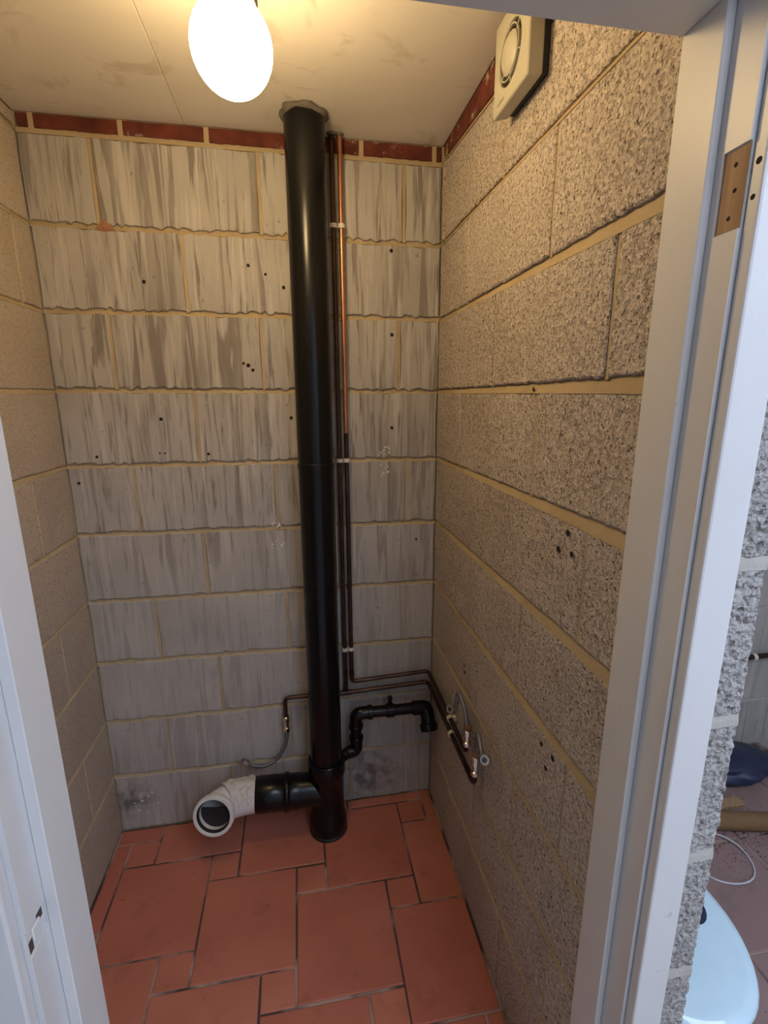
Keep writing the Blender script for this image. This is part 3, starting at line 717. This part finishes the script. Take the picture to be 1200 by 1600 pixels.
# ------------------------------------------------------------------ marks on the walls
def plug(face, u, z, r, parent, name='drill_hole'):
    a = face(u, z, .0018); nrm = (face(u, z, 1)-face(u, z, 0))
    return lathe_part(name, [(0, -.0005), (r*.7, -.0003), (r, .0006), (r*.8, .0012), (0, .0008)], a, nrm, 'dark', parent, 12)
for u, z, r in ((.282, 1.894, .0052), (.58, 1.949, .0045), (.681, 1.891, .005), (1.015, 2.007, .0055), (1.017, 1.76, .0055), (1.017, 1.464, .005), (.289, 1.50, .0052), (.686, 1.50, .005), (.091, 1.387, .0045), (.421, 1.389, .0045), (.029, 1.307, .0045), (.629, 1.926, .004), (1.106, 1.069, .004), (.275, 1.395, .003), (.29, 1.394, .003), (.562, 1.662, .006), (.575, 1.648, .005), (.548, 1.668, .004)):
    plug(BACK, u, z, r, wall_back)
for u, z, r in ((.867, 1.328, .006), (.84, 1.289, .0065), (.885, 1.294, .0055), (.836, .869, .006), (.882, .872, .0065), (.86, .831, .0055), (.368, .752, .006), (.363, .77, .004), (.699, 1.579, .0045)):
    plug(RIGHT, u, z, r, wall_right)
def splat(face, cu, cz, ru, rz, n, parent, seed):
    bm = bmesh.new(); q = random.Random(seed)
    for i in range(n):
        a = q.random()*6.28; rad = math.sqrt(q.random()); u = cu+ru*rad*math.cos(a); z = cz+rz*rad*math.sin(a); s = q.uniform(.0012, .0042)
        k = 7; c = bm.verts.new(face(u, z, .0032)); R = [bm.verts.new(face(u+s*q.uniform(.6, 1.3)*math.cos(6.283*j/k), z+s*q.uniform(.6, 1.4)*math.sin(6.283*j/k), .0012)) for j in range(k)]
        for j in range(k): bm.faces.new((c, R[j], R[(j+1) % k]))
    return tag(build('plaster_splash', bm, 'splash', parent), kind='stuff')
splat(BACK, .991, 1.385, .022, .022, 16, wall_back, 1); splat(BACK, .991, 1.322, .024, .026, 18, wall_back, 2)
splat(BACK, .619, 1.145, .014, .010, 12, wall_back, 3); splat(BACK, .617, 1.078, .026, .022, 18, wall_back, 4)
splat(BACK, .10, .11, .05, .05, 14, wall_back, 5)
bm = bmesh.new(); q = random.Random(4)
pts2 = [(.165, 2.026), (.187, 2.022), (.222, 2.025), (.208, 2.042), (.193, 2.056), (.180, 2.043)]
c = bm.verts.new(BACK(.190, 2.034, .0035)); R = [bm.verts.new(BACK(u, z, .0005)) for u, z in pts2]
for j in range(6): bm.faces.new((c, R[j], R[(j+1) % 6]))
tag(build('brick_chip', bm, 'chip', wall_back), 'orange brick chip stuck in the mortar')

# ------------------------------------------------------------------ neighbouring toilet room, seen past the sawn wall end
X2, X3 = 1.29, 2.76
wa = bmesh.new(); slab(wa, (1.2255, .008, -.02), (X3, .11, 2.40))
wall_far = empty('wall_far', (2.0, 0, 0), 'grey block wall at the back of the neighbouring toilet room', 'wall', kind='structure')
far_beds = [lvl(z) for z in ZB] + [lvl(0.0)]
far_perp = [tuple(1.29+.26*(k % 2)+.20+.45*i for i in range(4)) for k in range(10)]
masonry(BACK, wa, wall_far, X2, X3, far_beds, far_perp, 'block', .0016, seed=21)
build('mortar', wa, 'mortar_grey', wall_far)
floor2 = empty('floor_neighbour', (2.0, -.6, 0), 'mauve tiled floor of the neighbouring toilet room', 'floor', kind='structure')
build('grout_bed', boxes(((1.29, -2.2, -.02), (2.76, 0, -.0032))), 'grout', floor2)
for i in range(5):
    for j in range(7):
        x0 = 1.29+.313*i; y0 = -.085-.335*j
        p = clip_poly([(x0+.003, y0-.332), (x0+.31, y0-.332), (x0+.31, y0-.003), (x0+.003, y0-.003)], 1.292, 2.755, -2.2, -.004)
        if p: tile(p, 'tile2', floor2)
# toilet
TX, TY = 1.468, -.865
toilet = empty('toilet', (TX, TY, 0), 'glossy pale blue-white toilet with closed lid beyond the sawn wall end', 'toilet')
def egg(k, n, hw, front, back):
    a = 2*math.pi*k/n; s, c_ = math.sin(a), math.cos(a)
    y = -front*c_ if c_ > 0 else -back*c_
    e = 1.0 if c_ > 0 else .62
    return hw*math.copysign(abs(s)**e, s), y
def loft(levels, n=48, cap=True):
    bm = bmesh.new(); rings = []
    for hw, fr, bk, z, oy in levels: rings.append([bm.verts.new((TX+egg(k, n, hw, fr, bk)[0], TY+oy+egg(k, n, hw, fr, bk)[1], z)) for k in range(n)])
    for a, b in zip(rings, rings[1:]):
        for k in range(n): bm.faces.new((a[k], a[(k+1) % n], b[(k+1) % n], b[k]))
    if cap: bm.faces.new(rings[0][::-1]); bm.faces.new(rings[-1])
    return bm
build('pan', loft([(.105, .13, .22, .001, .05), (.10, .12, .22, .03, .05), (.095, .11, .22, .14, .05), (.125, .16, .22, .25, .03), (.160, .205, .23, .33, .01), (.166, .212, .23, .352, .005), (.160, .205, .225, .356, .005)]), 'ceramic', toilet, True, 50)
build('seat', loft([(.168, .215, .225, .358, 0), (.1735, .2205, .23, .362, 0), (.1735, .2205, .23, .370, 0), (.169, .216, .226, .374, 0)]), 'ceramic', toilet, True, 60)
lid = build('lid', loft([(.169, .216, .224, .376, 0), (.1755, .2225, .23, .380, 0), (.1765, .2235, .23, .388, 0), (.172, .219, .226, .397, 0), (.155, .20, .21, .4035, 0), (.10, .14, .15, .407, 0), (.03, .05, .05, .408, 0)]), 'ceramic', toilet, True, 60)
bm = bmesh.new(); L = []
for zz, k in ((.4035, 1.0), (.4085, 1.0), (.4095, .9)): L.append([bm.verts.new((1.553+.042*k*math.cos(6.283*i/24), -.862+.052*k*math.sin(6.283*i/24), zz-(.0025 if zz < .404 else 0))) for i in range(24)])
for a, b in zip(L, L[1:]):
    for i in range(24): bm.faces.new((a[i], a[(i+1) % 24], b[(i+1) % 24], b[i]))
bm.faces.new(L[-1])
tag(build('sticker_pad', bm, 'navy', toilet, True, 40), 'dark blue oval pad on the lid')
# things lying on the far floor
def sack(name, c, size, mat, label, cat, seed):
    bm = bmesh.new(); bmesh.ops.create_icosphere(bm, subdivisions=4, radius=1.0)
    for v in bm.verts:
        p = v.co.copy(); k = 1+.22*mnoise.noise(p*1.7+Vector((seed, 0, 0)))+.10*mnoise.noise(p*4.1+Vector((0, seed, 0)))
        z = p.z*k*size[2]; v.co = Vector((c[0]+p.x*k*size[0], c[1]+p.y*k*size[1], c[2]+max(z, -size[2]*.72)+size[2]*.72))
    return tag(build(name, bm, mat, None, True), label, cat)
sack('sack', (2.46, -.135, .0), (.20, .10, .055), 'navy', 'crumpled navy plastic sack lying against the far wall', 'sack', 1)
tag(tube_part('cardboard_tube', [(2.11, -.352, .032), (2.38, -.41, .032)], .032, 'card', None, 24), 'brown cardboard tube on the dirty far floor', 'tube')
tag(build('wood_offcut', box(bmesh.new(), (2.08, -.31, .0005), (2.36, -.268, .022), .003), 'wood', None), 'pale wood offcut behind the cardboard tube', 'wood')
tag(build('cable_loop', sweep(bmesh.new(), [(2.085+.105*math.cos(6.283*i/48), -.475+.10*math.sin(6.283*i/48), .0045+.003*math.sin(6.283*i/16)) for i in range(48)], .0028, 10, closed=True), 'cable', None, True), 'thin white cable loop lying on the dirty far floor', 'cable')
sack('rag', (2.42, -.56, .0), (.09, .08, .045), 'blue', 'dark blue rag at the right edge of the far floor', 'rag', 5)
# loose dirt: crumbs nobody could count
bm = bmesh.new(); q = random.Random(12)
for i in range(2600):
    a = q.random()*6.28; r = math.sqrt(q.random()); x = 2.20+.33*r*math.cos(a); y = -.36+.26*r*math.sin(a); s = q.uniform(.001, .007)*(1.15-r)
    vs = [bm.verts.new((x+s*q.uniform(-1, 1), y+s*q.uniform(-1, 1), .0002)) for _ in range(3)] + [bm.verts.new((x, y, s*q.uniform(.4, 1.0)))]
    for tri in ((0, 1, 3), (1, 2, 3), (2, 0, 3), (0, 2, 1)): bm.faces.new([vs[t] for t in tri])
tag(build('dirt', bm, 'dirt'), 'dark crumbs of dirt scattered on the far floor', 'dirt', kind='stuff')
# pipe along the far wall
fp = empty('wall_pipe', (2.0, -.03, .468), 'dark pipe running along the far block wall with a white clip', 'pipe')
tube_part('run', [(1.30, -.03, .466), (2.74, -.03, .470)], .011, 'copperd', fp, 16)
build('pipe_clip', lathe(bmesh.new(), [(.0115, -.008), (.0155, -.008), (.0155, .008), (.0115, .008)], (2.60, -.03, .4695), (1, 0, 0), 20, closed=True), 'clip', fp, True, 40)
